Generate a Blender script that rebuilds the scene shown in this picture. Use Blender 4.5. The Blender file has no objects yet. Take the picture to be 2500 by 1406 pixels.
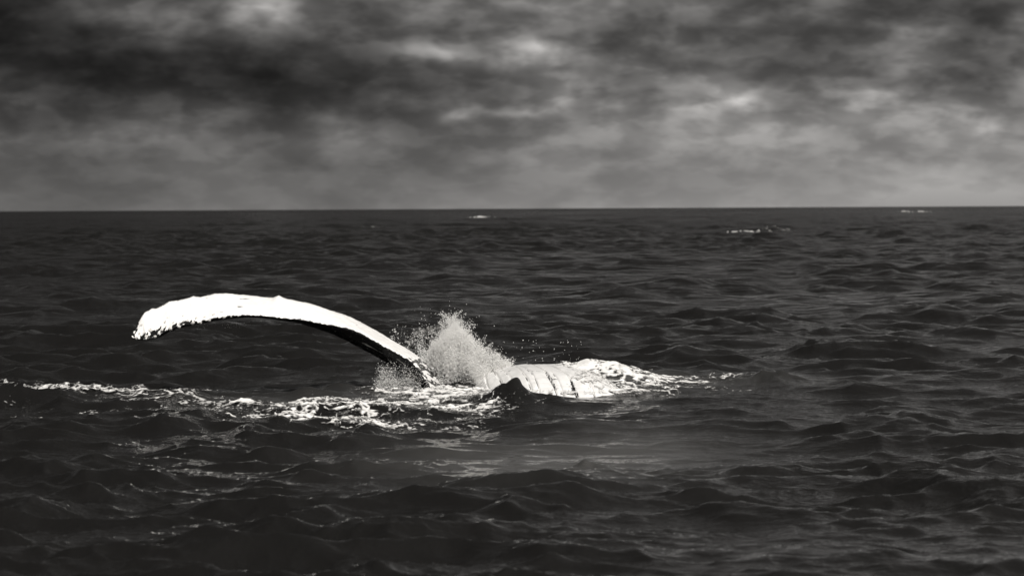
import bpy, math
import numpy as np
from mathutils import Matrix, Vector

# ------------------------------------------------------------------ camera
sc = bpy.context.scene
CAM_H = 2.25
FPX = 7639.0                       # focal length in photo pixels (110 mm)
cam_d = bpy.data.cameras.new('camera')
cam_d.lens = 110.0; cam_d.sensor_width = 36.0
cam_d.clip_start = 0.5; cam_d.clip_end = 30000.0
cam_d.dof.use_dof = True; cam_d.dof.focus_distance = 39.5; cam_d.dof.aperture_fstop = 3.6
cam = bpy.data.objects.new('camera', cam_d); sc.collection.objects.link(cam)
ROLL = math.radians(-0.30); PITCH = math.radians(-1.46)
cam.matrix_world = Matrix.Translation((0, 0, CAM_H)) @ Matrix.Rotation(math.radians(90) + PITCH, 4, 'X') @ Matrix.Rotation(ROLL, 4, 'Z')
sc.camera = cam

# ------------------------------------------------------------------ light
SUN_EL, SUN_AZ = math.radians(54), math.radians(152)   # azimuth from +Y (view direction) clockwise
sv = Vector((math.sin(SUN_AZ) * math.cos(SUN_EL), math.cos(SUN_AZ) * math.cos(SUN_EL), math.sin(SUN_EL)))
sun_d = bpy.data.lights.new('sun', 'SUN'); sun_d.energy = 5.0; sun_d.angle = math.radians(0.55)
sun_d.color = (1.0, 0.965, 0.92)
sun = bpy.data.objects.new('sun', sun_d); sc.collection.objects.link(sun)
sun.rotation_euler = sv.to_track_quat('Z', 'Y').to_euler(); sun.location = (20, -40, 60)

sc.view_settings.view_transform = 'Standard'; sc.view_settings.look = 'None'
sc.view_settings.exposure = 0.0; sc.view_settings.gamma = 1.0; sc.view_settings.use_curve_mapping = False
sc.render.engine = 'CYCLES'
try:
    sc.cycles.use_denoising = True
    sc.cycles.denoiser = 'OPENIMAGEDENOISE'
except Exception:
    pass
sc.cycles.max_bounces = 10; sc.cycles.diffuse_bounces = 8; sc.cycles.transparent_max_bounces = 16
sc.cycles.caustics_reflective = False; sc.cycles.caustics_refractive = False
sc.cycles.sample_clamp_indirect = 2.0; sc.cycles.sample_clamp_direct = 2.5

def horizon(px): return 508.0 - (px - 1250.0) * 0.0052

# ------------------------------------------------------------------ sky
world = bpy.data.worlds.new('World'); sc.world = world; world.use_nodes = True
world.cycles.sampling_method = 'MANUAL'; world.cycles.sample_map_resolution = 256
nt = world.node_tree; nt.nodes.clear()
class G:
    """small node-graph helper"""
    def __init__(s, nt): s.nt = nt
    def n(s, t, **k):
        x = s.nt.nodes.new(t)
        for a, b in k.items(): setattr(x, a, b)
        return x
    def put(s, sock, v):
        if isinstance(v, bpy.types.NodeSocket): s.nt.links.new(v, sock)
        else: sock.default_value = v
    def m(s, op, a, b=0.0, c=0.0):
        x = s.n('ShaderNodeMath', operation=op)
        for i, v in enumerate((a, b, c)): s.put(x.inputs[i], v)
        return x.outputs[0]
    def vm(s, op, a, b=None):
        x = s.n('ShaderNodeVectorMath', operation=op)
        s.put(x.inputs[0], a)
        if b is not None: s.put(x.inputs[1], b)
        return x.outputs[0]
    def comb(s, x, y, z):
        c = s.n('ShaderNodeCombineXYZ')
        for i, v in enumerate((x, y, z)): s.put(c.inputs[i], v)
        return c.outputs[0]
    def noise(s, vec, scale, detail=4.0, rough=0.5, dist=0.0, col=False):
        x = s.n('ShaderNodeTexNoise'); s.put(x.inputs['Vector'], vec)
        x.inputs['Scale'].default_value = scale; x.inputs['Detail'].default_value = detail
        x.inputs['Roughness'].default_value = rough; x.inputs['Distortion'].default_value = dist
        return x.outputs['Color' if col else 'Fac']
    def ss(s, v, a, b, lo=0.0, hi=1.0):
        x = s.n('ShaderNodeMapRange', interpolation_type='SMOOTHSTEP')
        s.put(x.inputs[0], v)
        for i, q in enumerate((a, b, lo, hi)): s.put(x.inputs[i + 1], q)
        return x.outputs[0]
    def mixc(s, f, a, b):
        x = s.n('ShaderNodeMix', data_type='RGBA')
        s.put(x.inputs[0], f); s.put(x.inputs[6], a); s.put(x.inputs[7], b)
        return x.outputs[2]
g = G(nt)
tc = g.n('ShaderNodeTexCoord'); d = tc.outputs['Generated']
sp = g.n('ShaderNodeSeparateXYZ'); g.put(sp.inputs[0], d)
dx, dy, dz = sp.outputs
zz = g.m('ADD', g.m('MAXIMUM', dz, -0.05), 0.42)
cp = g.comb(g.m('DIVIDE', dx, zz), g.m('DIVIDE', dy, zz), 0.0)      # cloud-deck coordinates, flattened towards the horizon
az = g.m('ARCTAN2', dx, dy); el = g.m('ARCSINE', dz)
wn = g.n('ShaderNodeSeparateXYZ'); g.put(wn.inputs[0], g.noise(cp, 14.0, 2.0, 0.5, col=True))
wz = g.n('ShaderNodeSeparateXYZ'); g.put(wz.inputs[0], g.noise(d, 85.0, 2.0, 0.5, col=True))
wob1 = g.comb(g.m('MULTIPLY', g.m('SUBTRACT', wn.outputs[0], 0.5), 0.022), g.m('MULTIPLY', g.m('SUBTRACT', wn.outputs[1], 0.5), 0.010), 0.0)
wob2 = g.comb(g.m('MULTIPLY', g.m('SUBTRACT', wz.outputs[0], 0.5), 0.010), g.m('MULTIPLY', g.m('SUBTRACT', wz.outputs[1], 0.5), 0.007), 0.0)
azel = g.comb(az, el, 0.0)
WSMALL = g.vm('ADD', azel, wob2); WBIG = g.vm('ADD', WSMALL, wob1)
n1 = g.m('SUBTRACT', g.noise(cp, 3.6, 3.0, 0.5, 0.3), 0.5)
n2 = g.ss(g.noise(cp, 10.5, 4.0, 0.52, 0.15), 0.36, 0.64, -0.5, 0.5)
n3 = g.ss(g.noise(cp, 29.0, 3.0, 0.5, 0.15), 0.38, 0.62, -0.5, 0.5)
lum = g.m('ADD', g.m('MULTIPLY', n1, 1.3), g.m('ADD', g.m('MULTIPLY', n2, 0.85), g.m('MULTIPLY', n3, 0.50)))
lum = g.m('SUBTRACT', lum, g.ss(el, 0.02, 0.05, 0.0, 0.34))
# contrast of the deck fades in the thick air just above the horizon
lum = g.m('MULTIPLY', lum, g.ss(el, 0.0, 0.045, 0.28, 1.0))
lum = g.m('ADD', lum, g.m('MULTIPLY', g.m('TANH', g.m('DIVIDE', dx, 0.15)), 0.66))
# single clouds (dark) and breaks (bright) of the deck in view: px, py, half width, half height, log gain
BLOBS = [
 (60, 95, 300, 120, -1.15), (620, 215, 400, 58, -0.95), (330, 180, 300, 60, -0.45), (520, 40, 60, 80, -0.5),
 (400, 72, 140, 52, 1.35), (690, 22, 120, 50, 1.25), (250, 35, 120, 45, 0.7),
 (900, 130, 130, 60, -0.35), (1090, 195, 160, 40, -0.4), (1480, 95, 110, 45, -0.45), (1640, 60, 150, 40, -0.35), (1130, 70, 60, 40, -0.3),
 (1060, 118, 70, 26, 0.75), (1180, 130, 110, 22, 0.7), (1310, 130, 62, 42, 0.95), (1260, 20, 120, 30, 0.4),
 (1110, 288, 28, 20, 0.85), (815, 288, 60, 17, 0.7), (1280, 280, 95, 15, 0.8), (1380, 250, 26, 16, 0.5), (1510, 265, 36, 16, 0.6),
 (1720, 268, 130, 18, 0.5), (1805, 248, 42, 24, 0.6), (2125, 240, 60, 22, 0.7), (2260, 65, 80, 26, 0.6), (2400, 315, 50, 20, 0.35), (2480, 70, 40, 40, 0.3), (2330, 40, 260, 80, -0.5), (2000, 60, 200, 70, -0.2),
 (2430, 165, 120, 40, -0.7), (2400, 70, 70, 60, -0.4), (1980, 120, 120, 90, -0.25), (2300, 390, 160, 16, -0.2), (790, 405, 120, 14, -0.22),
 (1560, 405, 120, 14, 0.12), (1250, 385, 60, 16, 0.18), (210, 340, 60, 30, 0.3), (1650, 190, 300, 60, -0.15),
 (500, 340, 500, 30, 0.25), (2200, 470, 700, 60, 0.10),
]
for (px, py, hw, hh, a) in BLOBS:
    a0 = math.atan((px - 1250) / FPX); e0 = math.atan((horizon(px) - py) / FPX)
    k_ = math.sqrt(0.8) * FPX
    v = g.vm('MULTIPLY', g.vm('SUBTRACT', WSMALL if hw < 75 else WBIG, (a0, e0, 0.0)), (k_ / hw, k_ / hh, 0.0))
    dt = g.n('ShaderNodeVectorMath', operation='DOT_PRODUCT'); g.put(dt.inputs[0], v); g.put(dt.inputs[1], v)
    lum = g.m('MULTIPLY_ADD', g.m('POWER', 0.36788, dt.outputs['Value']), a, lum)
# bright strip of clearer, hazy air under the far edge of the deck, seen right round the horizon
lum = g.m('ADD', lum, g.m('MULTIPLY', g.m('EXPONENT', g.m('DIVIDE', g.m('MAXIMUM', el, 0.0), -0.03)), 1.75))
lum = g.m('MINIMUM', lum, 2.2)
sky = g.n('ShaderNodeTexSky'); sky.sky_type = 'NISHITA'; sky.sun_disc = False
sky.sun_elevation = SUN_EL; sky.sun_rotation = SUN_AZ
sky.air_density = 1.0; sky.dust_density = 2.0; sky.ozone_density = 1.0
bw = g.n('ShaderNodeRGBToBW'); g.put(bw.inputs[0], sky.outputs[0])
SKY_GAIN = 0.27
val = g.m('MULTIPLY', g.m('MULTIPLY', bw.outputs[0], SKY_GAIN), g.m('EXPONENT', lum))
colr = g.vm('MULTIPLY', g.comb(val, val, val), (1.0, 0.972, 0.945))
bg = g.n('ShaderNodeBackground'); g.put(bg.inputs[0], colr); bg.inputs[1].default_value = 0.1
out = g.n('ShaderNodeOutputWorld'); nt.links.new(bg.outputs[0], out.inputs[0])

# ------------------------------------------------------------------ helpers
def at(px, py, Y):
    """a point of the place at distance Y in front of the boat"""
    return np.array([(px - 1250.0) / FPX * Y, Y, CAM_H - (py - horizon(px)) / FPX * Y])
def ground(px, py):
    Y = CAM_H * FPX / (py - horizon(px))
    return np.array([(px - 1250.0) / FPX * Y, Y])

rng = np.random.default_rng(11)
def _hash(ix, iy, iz, seed):
    h = (ix.astype(np.int64) * 374761393 + iy.astype(np.int64) * 668265263 + iz.astype(np.int64) * 2147483647 + seed * 974711) & 0xFFFFFFFF
    h = ((h ^ (h >> 13)) * 1274126177) & 0xFFFFFFFF
    h = h ^ (h >> 16)
    return (h & 0xFFFFFF).astype(np.float64) / 0xFFFFFF
def vnoise(x, y, z=None, seed=0):
    x = np.asarray(x, float); y = np.asarray(y, float); z = np.zeros_like(x) if z is None else np.asarray(z, float)
    ix, iy, iz = np.floor(x), np.floor(y), np.floor(z)
    fx, fy, fz = x - ix, y - iy, z - iz
    fx, fy, fz = [f * f * f * (f * (f * 6 - 15) + 10) for f in (fx, fy, fz)]
    r = 0
    for a in (0, 1):
        for b in (0, 1):
            for c in (0, 1):
                w = (fx if a else 1 - fx) * (fy if b else 1 - fy) * (fz if c else 1 - fz)
                r = r + w * _hash(ix + a, iy + b, iz + c, seed)
    return r * 2 - 1
def vnoise2(x, y, seed=0):
    x = np.asarray(x, float); y = np.asarray(y, float)
    ix, iy = np.floor(x), np.floor(y); fx, fy = x - ix, y - iy
    fx, fy = [f * f * f * (f * (f * 6 - 15) + 10) for f in (fx, fy)]
    jx = ix.astype(np.int64); jy = iy.astype(np.int64); 
    z0 = np.zeros(1, np.int64)
    a, b, c, d_ = _hash(jx, jy, z0, seed), _hash(jx + 1, jy, z0, seed), _hash(jx, jy + 1, z0, seed), _hash(jx + 1, jy + 1, z0, seed)
    return ((a * (1 - fx) + b * fx) * (1 - fy) + (c * (1 - fx) + d_ * fx) * fy) * 2 - 1
def fbm(x, y, z=None, octv=4, seed=0, gain=0.5):
    r, a = 0, 1.0
    for o in range(octv):
        if z is None: r = r + a * vnoise2(x * 2**o + 17.3 * o, y * 2**o - 9.1 * o, seed + o)
        else: r = r + a * vnoise(x * 2**o + 17.3 * o, y * 2**o - 9.1 * o, z * 2**o + 4.7 * o, seed + o); a *= gain
    return r
def sstep(a, b, x):
    t = np.clip((x - a) / (b - a), 0, 1); return t * t * (3 - 2 * t)

def mesh_obj(name, V, F, mat=None, parent=None, smooth=True, attrs=None):
    V = np.asarray(V, np.float32); F = np.asarray(F, np.int32)
    me = bpy.data.meshes.new(name)
    me.vertices.add(len(V)); me.vertices.foreach_set('co', V.ravel())
    k = F.shape[1]
    me.loops.add(F.size); me.loops.foreach_set('vertex_index', F.ravel())
    me.polygons.add(len(F)); me.polygons.foreach_set('loop_start', np.arange(0, F.size, k, dtype=np.int32))
    me.polygons.foreach_set('loop_total', np.full(len(F), k, np.int32))
    me.polygons.foreach_set('use_smooth', np.full(len(F), smooth))
    me.update(calc_edges=True)
    for an, av in (attrs or {}).items():
        at_ = me.attributes.new(an, 'FLOAT', 'POINT'); at_.data.foreach_set('value', np.asarray(av, np.float32).ravel())
    if mat: me.materials.append(mat)
    o = bpy.data.objects.new(name, me); sc.collection.objects.link(o)
    if parent: o.parent = parent
    return o
def grid_faces(nr, nc, keep=None, wrap=False):
    r = np.arange(nr - 1)[:, None]; c = np.arange(nc if wrap else nc - 1)[None, :]
    a = r * nc + c; b = r * nc + (c + 1) % nc; e = (r + 1) * nc + (c + 1) % nc; f = (r + 1) * nc + c
    return np.stack([a + 0 * b, b, e, f], -1).reshape(-1, 4)
def compact(V, F, keepface, attrs):
    F = F[keepface]; used = np.zeros(len(V), bool); used[F.ravel()] = True
    idx = np.cumsum(used) - 1
    return V[used], idx[F], {k: np.asarray(v).ravel()[used] for k, v in attrs.items()}
def tag(o, label=None, cat=None, group=None, kind=None):
    if label: o['label'] = label
    if cat: o['category'] = cat
    if group: o['group'] = group
    if kind: o['kind'] = kind
    return o
def empty(name, loc):
    o = bpy.data.objects.new(name, None); sc.collection.objects.link(o); o.location = loc
    o.empty_display_size = 0.3
    return o
def new_mat(name):
    m = bpy.data.materials.new(name); m.use_nodes = True
    m.node_tree.nodes.clear(); gg = G(m.node_tree)
    bs = gg.n('ShaderNodeBsdfPrincipled'); o = gg.n('ShaderNodeOutputMaterial')
    m.node_tree.links.new(bs.outputs[0], o.inputs[0])
    return m, gg, bs, o
def attr(gg, name):
    a = gg.n('ShaderNodeAttribute'); a.attribute_name = name; return a.outputs['Fac']

# ------------------------------------------------------------------ materials
def water_mat():
    m, gg, bs, o = new_mat('sea_water')
    pos = gg.n('ShaderNodeNewGeometry').outputs['Position']
    slick = attr(gg, 'slick'); milky_lift = attr(gg, 'milky_lift')
    wind = gg.vm('MULTIPLY', pos, (0.75, 1.0, 1.0))
    r1 = gg.m('SUBTRACT', 1.0, gg.m('ABSOLUTE', gg.m('MULTIPLY_ADD', gg.noise(wind, 2.6, 4.0, 0.62), 2.0, -1.0)))
    r2 = gg.noise(wind, 17.0, 2.0, 0.6)
    patch = gg.ss(gg.noise(pos, 0.22, 3.0, 0.5), 0.35, 0.65, 0.55, 1.15)
    calm = gg.m('MULTIPLY', patch, gg.m('SUBTRACT', 1.0, gg.m('MULTIPLY', slick, 0.85)))
    r0 = gg.noise(wind, 1.0, 2.0, 0.5, 0.0)
    b0 = gg.n('ShaderNodeBump'); b0.inputs['Distance'].default_value = 0.55
    gg.put(b0.inputs['Strength'], attr(gg, 'far')); gg.put(b0.inputs['Height'], r0)
    b1 = gg.n('ShaderNodeBump'); gg.put(b1.inputs['Normal'], b0.outputs[0]); b1.inputs['Distance'].default_value = 0.022
    gg.put(b1.inputs['Strength'], calm); gg.put(b1.inputs['Height'], r1)
    b2 = gg.n('ShaderNodeBump'); b2.inputs['Distance'].default_value = 0.006
    gg.put(b2.inputs['Strength'], calm); gg.put(b2.inputs['Height'], r2); gg.put(b2.inputs['Normal'], b1.outputs[0])
    gg.put(bs.inputs['Normal'], b2.outputs[0])
    c = gg.mixc(milky_lift, (0.009, 0.0087, 0.0084, 1), (0.11, 0.108, 0.104, 1))
    gg.put(bs.inputs['Base Color'], c)
    gg.put(bs.inputs['Roughness'], attr(gg, 'ripple'))       # ripples too small to build
    bs.inputs['IOR'].default_value = 1.333
    return m
def foam_mat():
    m, gg, bs, o = new_mat('sea_foam')
    pos = gg.n('ShaderNodeNewGeometry').outputs['Position']
    th = attr(gg, 'thick')
    n = gg.noise(gg.vm('MULTIPLY', pos, (0.8, 0.6, 1.0)), 20.0, 4.0, 0.65)
    cell = gg.n('ShaderNodeTexVoronoi', feature='DISTANCE_TO_EDGE'); cell.inputs['Scale'].default_value = 9.0
    gg.put(cell.inputs['Vector'], gg.vm('ADD', gg.vm('MULTIPLY', pos, (1.0, 0.6, 0.3)), gg.vm('MULTIPLY', gg.noise(pos, 5.0, 2.0, col=True), (0.25, 0.25, 0.25))))
    lace = gg.ss(cell.outputs[0], 0.02, 0.22, 0.35, -0.25)             # bubbles leave open cells between the strands
    v = gg.m('ADD', gg.m('ADD', th, lace), gg.m('MULTIPLY', gg.m('SUBTRACT', n, 0.5), 1.1))
    gg.put(bs.inputs['Base Color'], gg.mixc(gg.ss(v, 0.2, 1.5), (0.36, 0.355, 0.345, 1), (0.82, 0.81, 0.79, 1)))
    gg.put(bs.inputs['Roughness'], 0.5)
    b = gg.n('ShaderNodeBump'); b.inputs['Distance'].default_value = 0.03; b.inputs['Strength'].default_value = 0.8
    gg.put(b.inputs['Height'], n); gg.put(bs.inputs['Normal'], b.outputs[0])
    tr = gg.n('ShaderNodeBsdfTransparent'); mx = gg.n('ShaderNodeMixShader'); gg.put(mx.inputs[0], gg.ss(v, -0.05, 0.85))
    gg.nt.links.new(tr.outputs[0], mx.inputs[1]); gg.nt.links.new(bs.outputs[0], mx.inputs[2]); gg.nt.links.new(mx.outputs[0], o.inputs[0])
    return m
def skin_mat():
    m, gg, bs, o = new_mat('whale_skin')
    pos = gg.n('ShaderNodeTexCoord').outputs['Object']
    pg = attr(gg, 'pigment')                                         # 0 white, 1 black
    n = gg.noise(pos, 22.0, 5.0, 0.65); n2 = gg.noise(pos, 5.0, 3.0, 0.5)
    f = gg.ss(gg.m('ADD', pg, gg.m('MULTIPLY', gg.m('SUBTRACT', n, 0.5), 0.55)), 0.42, 0.56)
    white = gg.mixc(gg.ss(n2, 0.3, 0.75), (0.86, 0.85, 0.83, 1), (0.80, 0.79, 0.77, 1))
    white = gg.mixc(attr(gg, 'tone'), white, gg.mixc(gg.ss(gg.noise(pos, 7.0, 4.0, 0.6), 0.35, 0.7), (0.88, 0.87, 0.855, 1), (0.78, 0.775, 0.76, 1)))
    # thin scars and rake marks
    scar = gg.n('ShaderNodeTexNoise'); gg.put(scar.inputs['Vector'], gg.vm('MULTIPLY', pos, (3.0, 3.0, 14.0)))
    scar.inputs['Scale'].default_value = 1.6; scar.inputs['Detail'].default_value = 5.0
    white = gg.mixc(gg.ss(scar.outputs['Fac'], 0.69, 0.72, 0.0, 0.8), white, (0.12, 0.118, 0.115, 1))
    black = gg.mixc(gg.ss(gg.noise(pos, 30.0, 3.0, 0.6), 0.62, 0.72), (0.012, 0.012, 0.012, 1), (0.16, 0.157, 0.152, 1))
    gg.put(bs.inputs['Base Color'], gg.mixc(f, white, black))
    bs.inputs['Roughness'].default_value = 0.2; bs.inputs['IOR'].default_value = 1.38
    b = gg.n('ShaderNodeBump'); b.inputs['Distance'].default_value = 0.004; b.inputs['Strength'].default_value = 0.5
    gg.put(b.inputs['Height'], n); gg.put(bs.inputs['Normal'], b.outputs[0])
    return m
def drop_mat():
    m, gg, bs, o = new_mat('spray_drops')
    bs.inputs['Base Color'].default_value = (0.97, 0.965, 0.95, 1); bs.inputs['Roughness'].default_value = 0.3
    bs.inputs['IOR'].default_value = 1.33
    tr = gg.n('ShaderNodeBsdfTranslucent'); tr.inputs[0].default_value = (0.97, 0.965, 0.95, 1)
    mx = gg.n('ShaderNodeMixShader'); mx.inputs[0].default_value = 0.30
    gg.nt.links.new(bs.outputs[0], mx.inputs[1]); gg.nt.links.new(tr.outputs[0], mx.inputs[2]); gg.nt.links.new(mx.outputs[0], o.inputs[0])
    return m
def sheet_mat():
    m, gg, bs, o = new_mat('thrown_water')
    pos = gg.n('ShaderNodeTexCoord').outputs['Object']
    n = gg.noise(pos, 16.0, 6.0, 0.7, 1.6); n2 = gg.noise(pos, 5.0, 4.0, 0.6, 0.8)
    ed = attr(gg, 'edge'); fr = attr(gg, 'froth')
    foam = gg.ss(gg.m('ADD', n, gg.m('ADD', fr, gg.m('MULTIPLY', ed, 0.25))), 0.50, 0.72)
    gg.put(bs.inputs['Base Color'], gg.mixc(foam, (0.05, 0.049, 0.047, 1), (0.72, 0.71, 0.69, 1)))
    bs.inputs['Roughness'].default_value = 0.2; bs.inputs['IOR'].default_value = 1.33
    b = gg.n('ShaderNodeBump'); b.inputs['Distance'].default_value = 0.06; gg.put(b.inputs['Height'], n); gg.put(bs.inputs['Normal'], b.outputs[0])
    tr = gg.n('ShaderNodeBsdfTransparent'); mx = gg.n('ShaderNodeMixShader')
    al = gg.m('MULTIPLY', gg.m('SUBTRACT', 1.0, gg.m('MULTIPLY', foam, 0.75)), gg.ss(n2, 0.35, 0.6, 0.5, 0.12))
    gg.put(mx.inputs[0], gg.m('MAXIMUM', al, gg.ss(gg.m('ADD', ed, gg.m('SUBTRACT', n, 0.5)), 0.75, 1.0)))
    gg.nt.links.new(bs.outputs[0], mx.inputs[1]); gg.nt.links.new(tr.outputs[0], mx.inputs[2]); gg.nt.links.new(mx.outputs[0], o.inputs[0])
    return m
def barnacle_mat():
    m, gg, bs, o = new_mat('barnacle_shell')
    pos = gg.n('ShaderNodeTexCoord').outputs['Object']
    n = gg.noise(pos, 6.0, 3.0, 0.6)
    gg.put(bs.inputs['Base Color'], gg.mixc(gg.ss(n, 0.35, 0.7), (0.75, 0.73, 0.70, 1), (0.45, 0.44, 0.42, 1)))
    bs.inputs['Roughness'].default_value = 0.6
    return m
M_WATER, M_FOAM, M_SKIN, M_DROP, M_SHEET, M_BARN = water_mat(), foam_mat(), skin_mat(), drop_mat(), sheet_mat(), barnacle_mat()

# ------------------------------------------------------------------ sea surface
NW = 270
lam = np.exp(np.linspace(math.log(0.17), math.log(9.0), NW)) * rng.uniform(0.96, 1.04, NW)
ang = math.radians(-102) + rng.normal(0, math.radians(56), NW)          # travelling towards the boat
slope = 0.0200 * np.where(lam > 1.5, (1.5 / lam) ** 0.9, 1.0)
amp = slope * lam / (2 * math.pi)
lam = np.concatenate([lam, [17, 23, 31, 44, 60, 85]]); ang = np.concatenate([ang, np.radians([-80, -125, -95, -70, -110, -100])])
amp = np.concatenate([amp, [0.025, 0.028, 0.03, 0.035, 0.05, 0.06]])
pha = rng.uniform(0, 2 * math.pi, len(lam)); kk = 2 * math.pi / lam
kx, ky = kk * np.cos(ang), kk * np.sin(ang)
CHOP = 0.75
SIG = float(np.sqrt(np.sum(amp[lam < 4.5] ** 2) / 2))
WX, WY = 0.1, 39.6                                                     # where the whale lies
# single crests beside the whale: x, y, height, half width x, half width y, lean
cx, cy = at(1252, 930, 37.0)[:2]
CRESTS = [(cx, cy, 0.19, 0.18, 0.34, 0.0), (cx - 0.22, cy + 0.1, 0.07, 0.32, 0.4, 0), (cx + 0.45, cy - 0.1, 0.06, 0.4, 0.4, 0),
          (*ground(1890, 935), 0.16, 0.40, 0.6, 0), (*ground(1985, 862), 0.16, 0.5, 0.8, 0), (*ground(1060, 1110), 0.10, 0.35, 0.6, 0),
          (*ground(620, 1040), 0.09, 0.45, 0.7, 0), (*ground(400, 1020), 0.07, 0.4, 0.6, 0), (*ground(230, 960), 0.07, 0.7, 0.9, 0),
          (*ground(1430, 1115), 0.10, 0.22, 0.4, 0)]
def sea_disp(x, y, row=None, wfade=True):
    """displacement of the sea at rest positions x, y (arrays)"""
    x = x.astype(np.float32); y = y.astype(np.float32)
    X = np.zeros_like(x); Y = np.zeros_like(x); Z = np.zeros_like(x); ZS = np.zeros_like(x)
    dist = np.hypot(x, y)
    near = np.exp(-(np.abs((x - WX) / 3.2) ** 3 + np.abs((y - WY + 0.8) / 3.6) ** 3))
    band = np.exp(-np.abs((x + 5.0) / 2.6) ** 3 - np.abs((y - 37.4) / 2.4) ** 3)
    grp = (0.62 + 0.75 * sstep(-0.6, 0.7, fbm(x * 0.16, y * 0.10, octv=2, seed=71))).astype(np.float32)
    slk = slick_at(x, y)
    rowd = (dist * np.interp(dist, [12, 16, 60, 64, 290, 310, 890, 930], [.006, .0025, .0025, .0034, .0034, .005, .005, .010])).astype(np.float32)
    need = np.interp(dist, [90, 220], [2.7, 1.3]).astype(np.float32)
    farc = sstep(55, 150, dist).astype(np.float32)
    far_ = (1 + 1.6 * sstep(100, 400, dist) + 14 * sstep(900, 3500, dist)).astype(np.float32)
    for i in range(len(lam)):
        A = amp[i]
        ph = (kx[i] * x + ky[i] * y + pha[i]).astype(np.float32)
        w = A * sstep(1.0, 0.45, rowd * need / lam[i])
        if lam[i] < 10:
            w = w * grp * (1 - (0.65 * band if lam[i] > 1.8 else 0)) * (1 - (0.8 if lam[i] > 1.4 else 0.68) * near) * (1 - 0.8 * slk * (lam[i] < 5))
        else:
            w = w * far_ * (1 - 0.8 * np.maximum(near, band))
        s, c = np.sin(ph), np.cos(ph)
        if 1.6 < lam[i] < 10: w = w * (1 + 1.1 * farc)
        if lam[i] < 4.5: ZS += w * c
        else: Z += w * c
        X -= CHOP * w * s * math.cos(ang[i]); Y -= CHOP * w * s * math.sin(ang[i])
    # waves of the chop are peaked: flat troughs, steep short crests
    tz = 2.4 * np.tanh(ZS / SIG / 2.4); Z += SIG * (tz + 0.36 * (tz * tz - 1))
    # sharp, short wind chop
    for (wl, a, sd) in ((8.0, 0.16, 189), (1.3, 0.036, 201), (0.7, 0.026, 207), (0.38, 0.014, 213), (0.19, 0.008, 219)):
        k = np.nonzero(rowd * 1.7 < wl)[0]
        if len(k) == 0: continue
        xs, ys = x[k], y[k]; ca_, sa_ = math.cos(sd), math.sin(sd); fx = xs * ca_ + ys * sa_; fy = ys * ca_ - xs * sa_
        n_ = vnoise2(fx / wl + 0.5 * vnoise2(fx / wl / 2, fy / wl / 2, sd + 3), fy / wl, sd)
        rd = (1 - np.abs(n_)) ** 3
        Z[k] += (a * (rd - 0.42) * sstep(1.0, 0.5, rowd[k] * 1.7 / wl) * grp[k] * (1 - (0.55 if wl < 1.5 else 0.85) * np.maximum(near[k], 0.9 * band[k] if wl > 1.5 else 0)) * (1 - 0.7 * slk[k]) * (sstep(60, 250, dist[k]) if wl > 5 else 1)).astype(np.float32)
    for (bx, by, h, sx, sy, ln) in CRESTS:
        k = np.nonzero((np.abs(x - bx) < 4 * sx) & (np.abs(y - by) < 4 * sy))[0]
        if len(k) == 0: continue
        xs, ys = x[k], y[k]
        q = np.abs((xs - bx) / sx) ** 1.35 + np.abs((ys - by) / sy) ** 1.6
        Z[k] += (h * np.exp(-q) * (1 + 0.35 * vnoise2(xs * 6, ys * 3, 91) + 0.2 * vnoise2(xs * 14, ys * 7, 92))).astype(np.float32)
    return X, Y, Z
SLK = [(*ground(1230, 1090), 1.25, 2.9, 1.0), (*ground(1540, 1070), 0.9, 2.4, 0.8), (*ground(1040, 1105), 0.7, 1.6, 0.7), (*ground(1960, 925), 0.9, 1.2, 0.6)]
def slick_at(x, y):
    s = np.zeros_like(x)
    for (bx, by, sx, sy, a) in SLK:
        s = np.maximum(s, a * np.exp(-((x - bx) / sx) ** 2 - ((y - by) / sy) ** 2))
    return np.clip(s * 1.4, 0, 1)

def geo(a, b, r):
    n = int(math.log(b / a) / r); return a * np.exp(np.linspace(0, math.log(b / a), n + 1))
rows = np.concatenate([geo(6, 15, 0.006)[:-1], geo(15, 60, 0.0025)[:-1], geo(60, 300, 0.0034)[:-1], geo(300, 900, 0.005)[:-1], geo(900, 12000, 0.010)])
ca = np.linspace(-0.19, 0.19, 570)
side = 0.19 + (np.linspace(0, 1, 30)[1:] ** 1.7) * 0.95
cols = np.tan(np.concatenate([-side[::-1], ca, side]))
RY, CT = np.meshgrid(rows, cols, indexing='ij')
sx_, sy_ = (RY * CT), RY
DX, DY, DZ = sea_disp(sx_.ravel(), sy_.ravel())
x0, y0 = sx_.ravel(), sy_.ravel()
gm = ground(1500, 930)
milky_lift = np.clip(0.9 * np.exp(-((x0 - gm[0] + 0.1) / 0.95) ** 2 - ((y0 - gm[1] + 0.2) / 1.0) ** 2)
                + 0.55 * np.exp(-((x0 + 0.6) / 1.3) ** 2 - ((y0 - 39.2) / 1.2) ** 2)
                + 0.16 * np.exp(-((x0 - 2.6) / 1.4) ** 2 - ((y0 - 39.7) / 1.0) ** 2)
                + 0.58 * np.exp(-((x0 - 0.1) / 1.3) ** 2 - ((y0 - 29.4) / 2.6) ** 2) + 0.28 * np.exp(-((x0 - 1.3) / 0.8) ** 2 - ((y0 - 31.5) / 2.0) ** 2)  # slick ahead: pale body below, colour also raised to brighten its weak reflection
                + 0.25 * np.exp(-((x0 + 2.6) / 1.6) ** 2 - ((y0 - 37.6) / 0.9) ** 2), 0, 1)
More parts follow.
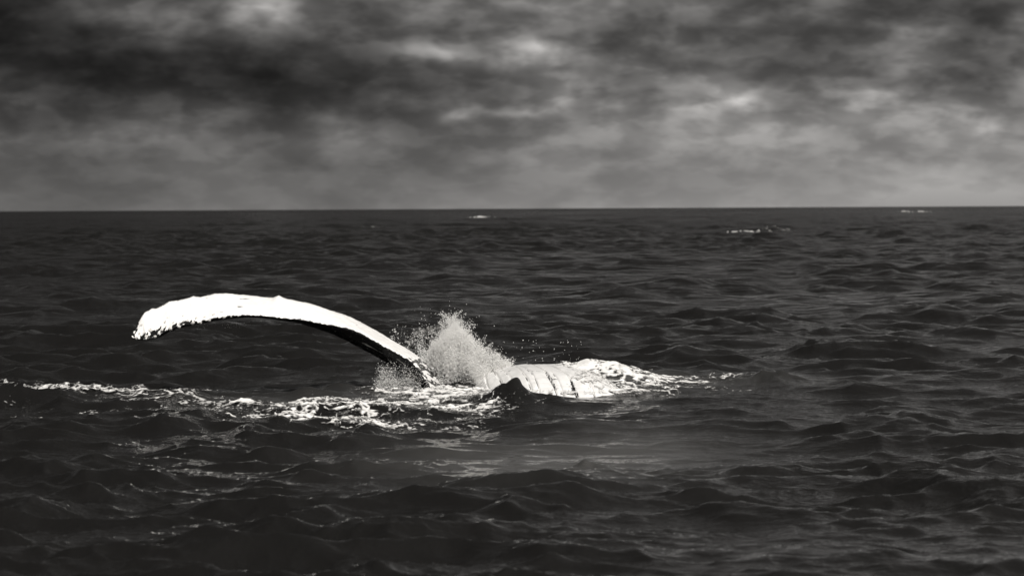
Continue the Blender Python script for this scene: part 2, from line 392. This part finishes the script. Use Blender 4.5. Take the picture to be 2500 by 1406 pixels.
sea = mesh_obj('sea', np.stack([x0 + DX, y0 + DY, DZ], -1), grid_faces(len(rows), len(cols)), M_WATER,
               attrs={'slick': slick_at(x0, y0), 'milky_lift': milky_lift,
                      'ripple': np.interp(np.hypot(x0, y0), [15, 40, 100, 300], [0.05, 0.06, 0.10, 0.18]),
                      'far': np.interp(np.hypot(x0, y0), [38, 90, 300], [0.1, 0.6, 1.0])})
tag(sea, 'dark choppy sea stretching to the horizon', None, kind='structure')

# ------------------------------------------------------------------ whale
whale = empty('humpback_whale', (0.42, 39.8, -0.78))
tag(whale, 'humpback whale rolled belly up with one white flipper raised out of the sea', 'whale')
WL = np.array(whale.location)

# body: belly up, head towards the boat under water, tail away
S = np.concatenate([np.linspace(-5.2, -2.8, 20)[:-1], np.linspace(-2.8, 1.6, 170)[:-1], np.linspace(1.6, 8.2, 40)])   # along the body, + is towards the tail
PHI = np.sort(np.concatenate([np.linspace(-1.15, 1.15, 320), np.linspace(1.25, 2 * math.pi - 1.25, 44)]))
def brad(s): return np.where(s < 0, 1.02 * np.sqrt(np.clip(1 - (np.abs(s) / 5.3) ** 2.6, 0.0008, 1)), 1.02 * np.clip(1 - (s / 8.6) ** 1.7, 0.02, 1))
SS, PP = np.meshgrid(S, PHI, indexing='ij')
r = brad(SS)
grooves = (-0.92, -0.76, -0.64, -0.45, -0.36, -0.17, -0.09, 0.07, 0.27, 0.37, 0.56, 0.70, 0.88)
gwt = (.6, 1, .45, 1, .55, 1, .45, 1, .9, .45, .8, .5, .6)
fan = 1 + 0.17 * np.clip(-SS, -1, 3)
wob = 0.018 * np.sin(SS * 2.1 + 0.8) + 0.006 * fbm(SS * 0.9, PP * 2, octv=2, seed=3)
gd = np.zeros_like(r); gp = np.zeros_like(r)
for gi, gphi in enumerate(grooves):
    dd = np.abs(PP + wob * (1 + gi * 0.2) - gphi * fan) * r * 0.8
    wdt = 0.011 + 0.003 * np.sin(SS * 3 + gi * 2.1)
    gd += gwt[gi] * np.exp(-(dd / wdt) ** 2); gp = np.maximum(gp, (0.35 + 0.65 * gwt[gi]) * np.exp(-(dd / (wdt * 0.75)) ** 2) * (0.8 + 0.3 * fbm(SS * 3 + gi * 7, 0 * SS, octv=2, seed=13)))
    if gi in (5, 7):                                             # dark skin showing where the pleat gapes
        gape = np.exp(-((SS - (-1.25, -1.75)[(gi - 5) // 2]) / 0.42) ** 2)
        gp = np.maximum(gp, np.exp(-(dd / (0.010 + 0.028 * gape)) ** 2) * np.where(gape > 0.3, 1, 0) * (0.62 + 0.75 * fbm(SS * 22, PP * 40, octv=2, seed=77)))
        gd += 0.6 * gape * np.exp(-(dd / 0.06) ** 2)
infl = 0.03 * np.cos(np.minimum(1, 1) * 0)                       # pleats bulge a little between the grooves
rr = r - 0.03 * gd * sstep(2.5, 0.5, SS) + 0.004 * fbm(SS * 2, PP * 4, octv=2, seed=8)
axd = np.array([-0.15, 0.989])                                   # towards the tail: away and slightly left
zc = -0.055 * SS ** 2 * np.where(SS < 0, 1.0, 0.8)
top_ = (PP <= 1.2)
lat = np.where(top_, r * 0.8 * PP, 0.97 * r * np.sin(PP))
up = np.where(top_, r * np.clip(1 - np.abs(0.8 * PP) ** 2.8, 0, 1) ** (1 / 2.8), r * np.cos(PP)) + (rr - r)
bx = axd[0] * SS + axd[1] * lat; by = axd[1] * SS - axd[0] * lat; bz = up + zc + 0.02
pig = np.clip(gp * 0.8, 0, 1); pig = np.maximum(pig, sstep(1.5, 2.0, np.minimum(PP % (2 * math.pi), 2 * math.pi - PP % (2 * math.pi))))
body = mesh_obj('body', np.stack([bx, by, bz], -1).reshape(-1, 3), grid_faces(len(S), len(PHI), wrap=True), M_SKIN, whale, attrs={'pigment': pig, 'tone': np.ones(pig.size)})
tag(body, 'pale belly with long curved throat pleats above the water')

def body_top(x, y):
    ex, ey = x - WL[0], y - WL[1]
    s_ = axd[0] * ex + axd[1] * ey; l_ = axd[1] * ex - axd[0] * ey
    return WL[2] + 0.02 - 0.055 * s_ ** 2 * np.where(s_ < 0, 1.0, 0.8) + brad(s_) * np.clip(1 - np.abs(l_ / brad(s_)) ** 2.8, 0, 1) ** (1 / 2.8) - 3.0 * (np.abs(l_) > brad(s_))
# flipper: rear edge U, front ridge M of the white face, lower edge L of the dark face (from tip to shoulder)
ST = np.array([
 (319,819,321,822,323,823), (334,792,337,826,340,829), (352,763,361,825,365,827), (377,754,384,818,388,822), (413,738,412,804,416,808),
 (450,729,448,791,452,796), (485,724,488,784,490,789), (534,717,536,775,538,780), (596,719,592,770,590,775), (650,725,640,771,636,775),
 (704,730,690,777,684,781), (759,742,742,782,732,789), (811,758,789,791,773,803), (856,774,832,798,812,816), (896,794,872,811,847,833),
 (940,820,912,832,890,856), (978,842,948,852,928,877), (1013,864,980,869,957,895), (1042,890,1008,890,984,915),
 (1074,935,1045,938,1018,944), (1120,1010,1090,1012,1062,1016)], float)
nst = len(ST); ts = np.linspace(0, 1, nst)
YC = np.interp(ts, [0, 0.5, 0.85, 1], [39.2, 39.5, 39.9, 40.0])
DU = np.interp(ts, [0, 0.1, 0.35, 0.7, 1], [0.03, 0.16, 0.40, 0.36, 0.35]); DM = np.interp(ts, [0, 0.1, 0.35, 0.7, 1], [0.03, 0.18, 0.36, 0.30, 0.3])
DL = np.interp(ts, [0, 0.1, 0.4, 0.7, 1], [0.0, -0.1, -0.20, -0.08, 0.0])
def crom(P, n):
    P = np.asarray(P, float); m = len(P); t = np.linspace(0, m - 1, n); i = np.clip(t.astype(int), 0, m - 2); f = (t - i)[:, None]
    p0, p1, p2, p3 = P[np.clip(i - 1, 0, m - 1)], P[i], P[i + 1], P[np.clip(i + 2, 0, m - 1)]
    return 0.5 * (2 * p1 + (p2 - p0) * f + (2 * p0 - 5 * p1 + 4 * p2 - p3) * f**2 + (3 * p1 - p0 - 3 * p2 + p3) * f**3)
U3 = np.array([at(a[0], a[1], YC[i] + DU[i]) for i, a in enumerate(ST)])
M3 = np.array([at(a[2], a[3], YC[i] - DM[i]) for i, a in enumerate(ST)])
L3 = np.array([at(a[4], a[5], YC[i] + DL[i]) for i, a in enumerate(ST)])
NR = 260
U, Mm, L = crom(U3, NR), crom(M3, NR), crom(L3, NR)
upx = U[:, 0] / U[:, 1] * FPX + 1250
for (bp, wd, hh) in ((370, 7, 0.020), (412, 9, 0.018), (470, 12, 0.02), (534, 26, 0.012), (681, 11, 0.034), (760, 14, 0.006)):
    U[:, 2] += hh * np.exp(-((upx - bp) / wd) ** 2)                # knobs of the rear edge
mpx = Mm[:, 0] / Mm[:, 1] * FPX + 1250
kn = np.clip(fbm(mpx / 9.0, 0 * mpx, octv=2, seed=5), -0.3, 1) * sstep(560, 470, mpx) * 0.022
Mm[:, 2] -= np.abs(kn); Mm[:, 1] -= kn
NSEG = 16
prof = []; pgm = []
tt = np.linspace(0, 1, NSEG, endpoint=False)
chord = np.linalg.norm(U - Mm, axis=1)[:, None]
tip = np.clip(np.arange(NR) / 18.0, 0.05, 1)[:, None]
for t in tt:                                                    # white face, slightly convex
    p = U * (1 - t) + Mm * t; p = p + np.array([0, -0.25, 1.0]) * (0.085 * chord * tip * (4 * t * (1 - t)) ** 0.6) * 0.22
    prof.append(p); pgm.append(np.full(NR, 0.0))
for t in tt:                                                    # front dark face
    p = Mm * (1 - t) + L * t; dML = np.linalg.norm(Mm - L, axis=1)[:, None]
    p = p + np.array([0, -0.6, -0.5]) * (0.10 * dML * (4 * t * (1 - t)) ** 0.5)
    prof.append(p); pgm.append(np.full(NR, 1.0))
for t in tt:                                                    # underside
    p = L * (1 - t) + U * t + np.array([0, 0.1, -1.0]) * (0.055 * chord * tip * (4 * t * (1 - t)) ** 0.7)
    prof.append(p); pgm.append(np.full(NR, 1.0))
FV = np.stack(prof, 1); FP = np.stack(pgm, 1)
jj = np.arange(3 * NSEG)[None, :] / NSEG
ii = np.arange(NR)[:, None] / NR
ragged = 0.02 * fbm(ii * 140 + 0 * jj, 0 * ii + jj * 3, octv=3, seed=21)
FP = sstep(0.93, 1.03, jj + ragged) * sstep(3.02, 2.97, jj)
sp_ = fbm(FV[:, :, 0] * 15, FV[:, :, 2] * 15 + FV[:, :, 1] * 3, octv=3, seed=31)              # patches about the size of a hand
face = (jj < 1)
rim = np.maximum(sstep(0.20, 0.0, jj) * sstep(0.16, 0.03, ii), sstep(0.62, 0.95, jj) * sstep(0.40, 0.10, ii))
rim = np.maximum(rim, sstep(0.075, 0.015, ii))
FP = np.maximum(FP, face * np.clip(rim * (0.82 + 0.8 * sp_), 0, 1))
FP = np.maximum(FP, sstep(0.84, 0.91, ii) * (0.70 + 0.9 * fbm(FV[:, :, 0] * 26, FV[:, :, 2] * 26 + FV[:, :, 1] * 5, octv=2, seed=41)))     # mottled shoulder
# grey sheen painted as paler skin streaks on the dark face near the shoulder
str_ = sstep(0.25, 0.7, vnoise(ii * 14 + 0 * jj, jj * 16 + 0 * ii, seed=51)) * sstep(0.62, 0.8, ii) * (jj > 1.25) * (jj < 2.1)
FP = np.clip(FP - 0.75 * str_, 0, 1)
nrm_off = 0.003 * fbm(ii * 70 + 0 * jj, jj * 8 + 0 * ii, octv=3, seed=61)
FV[:, :, 2] += nrm_off
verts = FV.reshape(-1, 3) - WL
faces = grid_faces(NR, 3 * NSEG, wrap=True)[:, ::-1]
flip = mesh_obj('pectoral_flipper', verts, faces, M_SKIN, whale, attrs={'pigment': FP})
tag(flip, 'long arched white flipper with knobbly edge and black underside')

def barnacle_mesh():
    n = 8; V = []; 
    for (rad, z) in ((1.0, 0.0), (0.86, 0.35), (0.55, 0.72), (0.38, 0.70), (0.25, 0.45)):
        for k in range(n): V.append((rad * math.cos(k * 2 * math.pi / n) * (1 + 0.08 * math.sin(3 * k)), rad * math.sin(k * 2 * math.pi / n), z))
    me = bpy.data.meshes.new('barnacle'); F = []
    for a in range(4):
        for k in range(n): F.append((a * n + k, a * n + (k + 1) % n, (a + 1) * n + (k + 1) % n, (a + 1) * n + k))
    F.append(tuple(4 * n + k for k in range(n)))
    me.from_pydata(V, [], F); me.update(); me.materials.append(M_BARN)
    return me
BM = barnacle_mesh()
# seated along the front ridge near the tip: photo pixel along the span, size
for q, (bp, size, off) in enumerate(((331,.020,.0),(341,.024,.3),(350,.02,.6),(358,.028,.1),(368,.034,.25),(377,.026,.0),(394,.028,.1),(404,.024,.3),(415,.030,.0),(424,.024,.2),
                                     (436,.022,.0),(447,.02,.3),(458,.026,.1),(470,.032,.0),(478,.026,.15),(489,.022,.0),(499,.028,.1),(510,.024,.0),(521,.03,.1),(545,.026,.0),(345,.02,.7),(562,.014,.0),(583,.012,0))):
    i = int(np.argmin(np.abs(mpx[:200] - bp))); j = NSEG - int(round(off * NSEG)) + (1 if off == 0 else 0)
    p = FV[i, j] - WL; a = FV[i + 2, j] - FV[i - 2, j]; b = FV[i, j + 1] - FV[i, j - 1]
    nn = Vector(np.cross(b, a)).normalized()
    if nn.y > 0: nn = -nn
    o = bpy.data.objects.new('barnacle', BM); sc.collection.objects.link(o); o.parent = flip
    o.rotation_euler = nn.to_track_quat('Z', 'Y').to_euler(); o.location = p - np.array(nn) * size * 0.25
    o.scale = (size, size, size * 0.9)

# ------------------------------------------------------------------ foam lying on the sea
def foam(name, xr, yr, nx, ny, dens, seed, lump, label, cat, thr=0.0, scale=0.45, base=None, gain=1.0):
    gx, gy = np.meshgrid(np.linspace(*xr, nx), np.linspace(*yr, ny), indexing='xy')
    x, y = gx.ravel(), gy.ravel()
    wx = x + 0.22 * scale * fbm(x * 0.9 / scale, y * 0.9 / scale, octv=3, seed=seed); wy = y + 0.35 * scale * fbm(x * 0.9 / scale + 31, y * 0.9 / scale, octv=3, seed=seed + 5)
    n = fbm(wx * 1.1 / scale, wy * 1.0 / scale, octv=3, seed=seed + 9, gain=0.5)
    ridge = 1 - np.abs(fbm(wx * 1.5 / scale, wy * 1.5 / scale, octv=3, seed=seed + 19, gain=0.5)) * 2.2
    D = dens(x, y)
    f = D + (0.40 * n + 0.45 * ridge - 0.38) - thr - 0.48
    f = np.where(D < 0.02, -1, f)
    X, Y, Z = sea_disp(x, y)
    th = np.clip(f * 1.6 * gain, -0.6, 1.5)
    h = 0.014 + np.clip(th, 0, 1) * lump * (0.6 + 0.6 * np.abs(fbm(x * 2.6 / scale, y * 2.0 / scale, octv=2, seed=seed + 29)))
    if base is not None: Z = np.where(D > 0.15, np.maximum(Z, base(x, y) * (1 + 0.08 * fbm(x * 3, y * 1.5, octv=2, seed=seed + 2))), Z)
    V = np.stack([x + X, y + Y, Z + h], -1)
    F = grid_faces(ny, nx); keep = (th[F] > -0.3).any(1)
    V, F, at_ = compact(V, F, keep, {'thick': th})
    o = mesh_obj(name, V, F, M_FOAM, attrs=at_)
    tag(o, label, cat, kind='stuff'); return o
def path_dens(pts, edge=1.0):
    """pts: (px, py, half width px, half depth m, density) strung into a band on the water"""
    P = [(*ground(a, b), w / FPX * ground(a, b)[1], dd, den) for (a, b, w, dd, den) in pts]
    def f(x, y):
        D = np.zeros_like(x)
        for (X, Y, w, dd, den) in P:
            D = np.maximum(D, den * np.exp(-(np.abs((x - X) / w) ** 2.4) - np.abs((y - Y) / dd) ** 2.4))
        return D
    return f
foam('foam_trail', (-6.9, -3.0), (35.2, 40.2), 330, 230,
     path_dens([(-40, 962, 160, .95, 1.2), (90, 960, 140, .85, 1.12), (235, 958, 120, .85, 1.15), (340, 964, 120, .7, 1.1), (430, 970, 120, .55, 1.05), (520, 976, 120, .42, 1.0), (610, 980, 100, .35, 0.95), (100, 1000, 150, .5, 0.45), (250, 1012, 60, .25, 0.6)]),
     101, 0.014, 'long broken band of white foam on the sea at the left edge', 'foam', thr=0.0, gain=0.72)
foam('foam_patch', (-3.5, 0.6), (33.8, 41.2), 460, 330,
     path_dens([(620, 980, 130, .45, 0.95), (720, 972, 120, .6, 1.0), (740, 998, 170, .6, 0.9), (860, 985, 150, .8, 1.05), (980, 975, 130, .9, 1.1), (900, 1008, 160, .45, 0.85), (1060, 955, 130, .9, 1.25),
                (1150, 945, 110, .7, 1.2), (1220, 945, 90, .8, 1.25), (1120, 985, 130, .7, 0.95), (1180, 965, 100, .6, 1.05), (1050, 935, 70, .4, 0.85), (770, 922, 60, .3, 0.55)]),
     211, 0.022, 'bright churned foam spreading in front of the raised flipper', 'foam', thr=-0.16)
def wash_d(x, y):
    D = np.zeros_like(x)
    for (X, Y, w, dd, den) in ((0.74, 39.6, .18, 1.3, 0.72), (1.0, 39.5, .30, 1.7, 1.5), (1.28, 39.5, .38, 1.7, 1.7), (1.6, 39.6, .36, 1.4, 1.4), (1.95, 39.9, .36, .8, 1.0), (2.35, 40.4, .5, .6, .8), (2.8, 40.9, .5, .45, .62), (1.9, 38.7, .7, .35, .62), (0.82, 39.6, .16, .7, .9)):
        D = np.maximum(D, den * np.exp(-np.abs((x - X) / w) ** 2.6 - np.abs((y - Y) / dd) ** 2.6))
    bt = body_top(x, y)                                     # froth where the sea laps at the belly
    D = np.maximum(D, 0.95 * np.exp(-((bt - 0.0) / 0.045) ** 2) * sstep(40.3, 39.6, y))
    return D
foam('foam_wash', (-0.7, 3.5), (37.4, 42.0), 560, 280, wash_d, 307, 0.018,
     'smooth white water washing over the belly to the right of the pleats', 'foam',
     base=lambda x, y: np.maximum(body_top(x, y) * (body_top(x, y) > -0.1), np.interp(x, [.5, .62, .8, 1.07, 1.3, 1.62, 1.83, 2.1], [.0, .20, .245, .29, .26, .16, .08, 0]) * np.exp(-np.abs((y - 39.95) / 1.0) ** 2.4)))
def whitecap(px, py, wpx, depth, label, seed, lump=0.10, den=1.3, sc_=2.0, rise=0.2):
    X, Y = ground(px, py); w = wpx / FPX * Y
    return foam('whitecap', (X - 2.2 * w, X + 2.2 * w), (Y - 2.2 * depth, Y + 2.2 * depth), 130, 60,
         lambda x, y: den * np.exp(-np.abs((x - X) / w) ** 2.2 - np.abs((y - Y) / depth) ** 2.2), seed, lump, label, 'whitecap', scale=sc_,
         base=None)
whitecap(1820, 570, 32, 9, 'breaking whitecap in the mid distance to the right of centre', 401, 0.18, 1.35, 2.2, 0.25)
whitecap(1905, 563, 22, 7, 'small faint whitecap just right of the breaking mid distance one', 433, 0.06, 0.8, 2.0, 0.12)
whitecap(1168, 533, 40, 30, 'pale whitecap streak far off near the horizon above the splash', 467, 0.3, 1.05, 5.0, 0.2)
whitecap(2235, 519, 22, 60, 'tiny whitecap under the horizon towards the right edge', 491, 0.3, 1.0, 8.0, 0.25)
whitecap(860, 556, 50, 12, 'thin faint foam line in the far sea left of centre', 523, 0.04, 0.5, 2.5, 0.05)
whitecap(2000, 848, 60, 0.5, 'crumbling little crest to the right beyond the whale', 571, 0.05, 0.85, 0.8, 0.05)

# ------------------------------------------------------------------ splash
splash = empty('splash', (*at(1110, 925, 40.9)[:2], 0.0))
tag(splash, 'burst of white spray and thrown water behind the flipper base', 'splash')
SL = np.array(splash.location)
OCT = np.array([(1, 1, 1), (1, -1, -1), (-1, 1, -1), (-1, -1, 1)], float) * 0.8
OF = np.array([(0, 1, 2), (0, 3, 1), (0, 2, 3), (1, 3, 2)])
def drops(name, P, R, parent, label=None):
    P = np.asarray(P); n = len(P)
    st = rng.uniform(0.7, 1.5, (n, 1, 3))
    V = (P[:, None, :] + OCT[None] * R[:, None, None] * st).reshape(-1, 3)
    F = (OF[None] + 4 * np.arange(n)[:, None, None]).reshape(-1, 3)
    o = mesh_obj(name, V, F, M_DROP, parent); o['kind'] = 'stuff'
    if label: o['label'] = label
    return o
# outline of the dense burst (photo pixels): x -> top, and of its foot
TX = [985, 1005, 1030, 1055, 1080, 1105, 1125, 1145, 1165, 1190, 1215, 1240]
TY = [902, 874, 842, 812, 786, 764, 776, 812, 838, 860, 873, 888]
def strands(n, pts, xr, topf, botf, yr, spread, rad, lean, seed):
    q = np.random.default_rng(seed); out = []; rr_ = []
    xs = q.uniform(*xr, n); cen = q.uniform(*xr, max(4, n // 22)); half = n * 6 // 10
    xs[:half] = np.clip(cen[q.integers(0, len(cen), half)] + q.normal(0, 3.5, half), *xr)
    for x in xs:
        top = topf(x); bot = botf(x); hgt = (bot - top) * q.uniform(0.25, 1.04) ** 0.8
        Y = q.uniform(*yr); k = q.integers(int(pts * 0.5), int(pts * 1.5))
        t = q.uniform(0, 1, k) ** 0.75; curve = lean(x) * (t ** 1.6)
        px = x + curve + q.normal(0, spread, k) * (0.4 + t); py = bot - hgt * t + q.normal(0, spread, k) * 0.8 * (0.3 + t)
        yy = Y + q.normal(0, 0.06, k)
        out.append(np.stack([(px - 1250) / FPX * yy, yy, CAM_H - (py - horizon(px)) / FPX * yy], -1))
        rr_.append(rad[0] + (rad[1] - rad[0]) * q.uniform(0, 1, k) ** 3)
    return np.concatenate(out) - SL, np.concatenate(rr_)
topf = lambda x: np.interp(x, TX, TY) + 11 * float(vnoise2(np.array([x / 15.0]), np.array([0.5]), 17)[0]) + 7 * float(vnoise2(np.array([x / 5.0]), np.array([0.5]), 18)[0])
P1, R1 = strands(500, 80, (1045, 1240), topf, lambda x: 925 - 0.10 * (x - 1045), (40.75, 41.5), 4.0, (0.0018, 0.005), lambda x: -0.10 * (x - 1100), 5)
drops('spray', P1, R1, splash, 'dense white spray on the right of the splash')
topr = lambda x: np.interp(x, [1060, 1090, 1120, 1150, 1180, 1210, 1240], [836, 810, 802, 826, 850, 870, 886])
P5, R5 = strands(900, 90, (1060, 1238), topr, lambda x: topr(x) + np.interp(x, [1060, 1120, 1180, 1238], [60, 105, 80, 34]), (40.45, 40.8), 3.5, (0.002, 0.0065), lambda x: 0.06 * (x - 1080), 15)
drops('spray', P5, R5, splash)
# torn strings at the crest
P6, R6 = strands(110, 70, (1045, 1236), lambda x: topf(x) - 8, lambda x: topf(x) + 40, (40.6, 41.6), 1.8, (0.002, 0.0065), lambda x: 26 * math.sin(x * 1.7), 16)
drops('spray', P6, R6, splash)
P2, R2 = strands(330, 50, (990, 1200), lambda x: topf(x) + 30, lambda x: 935, (40.15, 40.5), 6, (0.0018, 0.006), lambda x: -12, 6)
drops('spray', P2, R2, splash)
P3, R3 = strands(60, 22, (955, 1080), lambda x: np.interp(x, [955, 985, 1010, 1080], [812, 786, 800, 775]), lambda x: 880, (40.6, 41.2), 4, (0.002, 0.008), lambda x: -14, 7)
drops('spray', P3, R3, splash, 'loose droplets flying off the left of the splash')
P7, R7 = strands(26, 26, (995, 1075), lambda x: np.interp(x, [995, 1030, 1075], [900, 884, 905]), lambda x: 950, (39.25, 39.6), 5, (0.0016, 0.005), lambda x: 6, 28)
drops('spray', P7, R7, splash)
P4, R4 = strands(120, 26, (925, 1010), lambda x: np.interp(x, [925, 950, 1010], [905, 880, 885]), lambda x: 958, (39.3, 39.8), 5, (0.0018, 0.006), lambda x: -10, 8)
drops('spray', P4, R4, splash, 'dark fine spray under the flipper base')
q = np.random.default_rng(77)
far = np.array([at(a, b, c) for a, b, c in zip(np.concatenate([q.normal(1100, 40, 60), q.uniform(1210, 1420, 60), q.uniform(480, 600, 40)]),
                                              np.concatenate([q.normal(775, 14, 60), q.uniform(830, 885, 60), q.uniform(788, 800, 40)]),
                                              np.concatenate([q.uniform(41, 42, 120), q.uniform(39.2, 39.4, 40)]))]) - SL
drops('spray', far, q.uniform(0.002, 0.0055, len(far)), splash)
# thrown sheets of water
def sheet(name, pxs, tops, bots, Y0, Y1, seed, amp_, froth, nx=150, ny=90):
    u, v = np.meshgrid(np.linspace(0, 1, nx), np.linspace(0, 1, ny), indexing='xy')
    px = np.interp(u, np.linspace(0, 1, len(pxs)), pxs); tp = np.interp(u, np.linspace(0, 1, len(pxs)), tops); bt = np.interp(u, np.linspace(0, 1, len(pxs)), bots)
    tp = tp + 9 * fbm(u * 14, 0 * u, octv=3, seed=seed)
    py = bt + (tp - bt) * v
    Y = Y0 + (Y1 - Y0) * v ** 1.5 + amp_ * fbm(u * 6, v * 5, octv=4, seed=seed + 3) + 0.25 * np.cos((u - 0.5) * math.pi)
    px = px + 7 * fbm(u * 8, v * 6, octv=3, seed=seed + 7)
    V = np.stack([(px - 1250) / FPX * Y, Y, CAM_H - (py - horizon(px)) / FPX * Y], -1).reshape(-1, 3) - SL
    edge = np.maximum(np.maximum(sstep(0.82, 1.0, v), sstep(0.15, 0, u)), sstep(0.85, 1, u))
    return mesh_obj(name, V, grid_faces(ny, nx), M_SHEET, splash, attrs={'edge': edge.ravel(), 'froth': np.full(edge.size, froth)})
tag(sheet('water_sheet', [985, 1010, 1040, 1065, 1090, 1115, 1135, 1150], [842, 815, 800, 788, 774, 776, 800, 830], [890, 920, 935, 935, 935, 935, 935, 930], 40.9, 41.35, 700, 0.12, 0.03), 'translucent grey curtain of thrown water')
tag(sheet('water_sheet', [1035, 1060, 1090, 1120, 1150, 1180, 1210, 1235], [880, 850, 825, 815, 825, 845, 862, 884], [935, 938, 938, 935, 932, 928, 922, 915], 40.5, 40.9, 740, 0.10, 0.12), 'foaming lower wall of the splash')

def mist_mat():
    m = bpy.data.materials.new('spray_mist'); m.use_nodes = True; m.node_tree.nodes.clear(); gg = G(m.node_tree)
    o = gg.n('ShaderNodeOutputMaterial'); v = gg.n('ShaderNodeVolumePrincipled')
    pos = gg.n('ShaderNodeTexCoord').outputs['Object']
    n = gg.noise(gg.vm('MULTIPLY', pos, (1.0, 1.0, 0.7)), 5.5, 5.0, 0.65)
    v.inputs['Color'].default_value = (0.97, 0.965, 0.95, 1); v.inputs['Anisotropy'].default_value = 0.0
    gg.put(v.inputs['Density'], gg.ss(n, 0.34, 0.60, 0.0, 17.0))
    m.node_tree.links.new(v.outputs[0], o.inputs['Volume']); return m
sc.cycles.volume_bounces = 3; sc.cycles.volume_max_steps = 128
nx, ny = 60, 26
u_, a_ = np.meshgrid(np.linspace(0, 1, nx), np.linspace(0, 2 * math.pi, ny, endpoint=False), indexing='ij')
px_ = 1000 + 235 * u_
crest_ = np.interp(px_, [1000, 1030, 1060, 1090, 1110, 1130, 1160, 1190, 1235], [905, 868, 826, 792, 783, 800, 846, 870, 900])
foot_ = 945 - 0.08 * (px_ - 1000)
mid_, hh_ = (crest_ + foot_) / 2, (foot_ - crest_) / 2 * np.sin(np.clip(u_ * math.pi, 0.12, math.pi - 0.12)) ** 0.35
rag = 1 + 0.16 * fbm(u_ * 9, np.cos(a_) * 2 + 5, octv=3, seed=811)
Yv = 40.85 + 0.30 * np.cos(a_) * rag * np.sin(np.clip(u_ * math.pi, 0.2, math.pi - 0.2)) ** 0.5
pyv = mid_ - hh_ * np.sin(a_) * rag
MV = np.stack([(px_ - 1250) / FPX * Yv, Yv, CAM_H - (pyv - horizon(px_)) / FPX * Yv], -1).reshape(-1, 3) - SL
nv = len(MV); MV = np.concatenate([MV, MV[:ny].mean(0, keepdims=True), MV[nv - ny:nv].mean(0, keepdims=True)])
MF = grid_faces(nx, ny, wrap=True); MT = np.concatenate([MF[:, [0, 1, 2]], MF[:, [0, 2, 3]],
      np.array([(nv, (k + 1) % ny, k) for k in range(ny)]), np.array([(nv + 1, nv - ny + k, nv - ny + (k + 1) % ny) for k in range(ny)])])
mist = mesh_obj('mist', MV, MT, mist_mat(), splash); mist['kind'] = 'stuff'; mist['label'] = 'soft white mist in the heart of the splash'
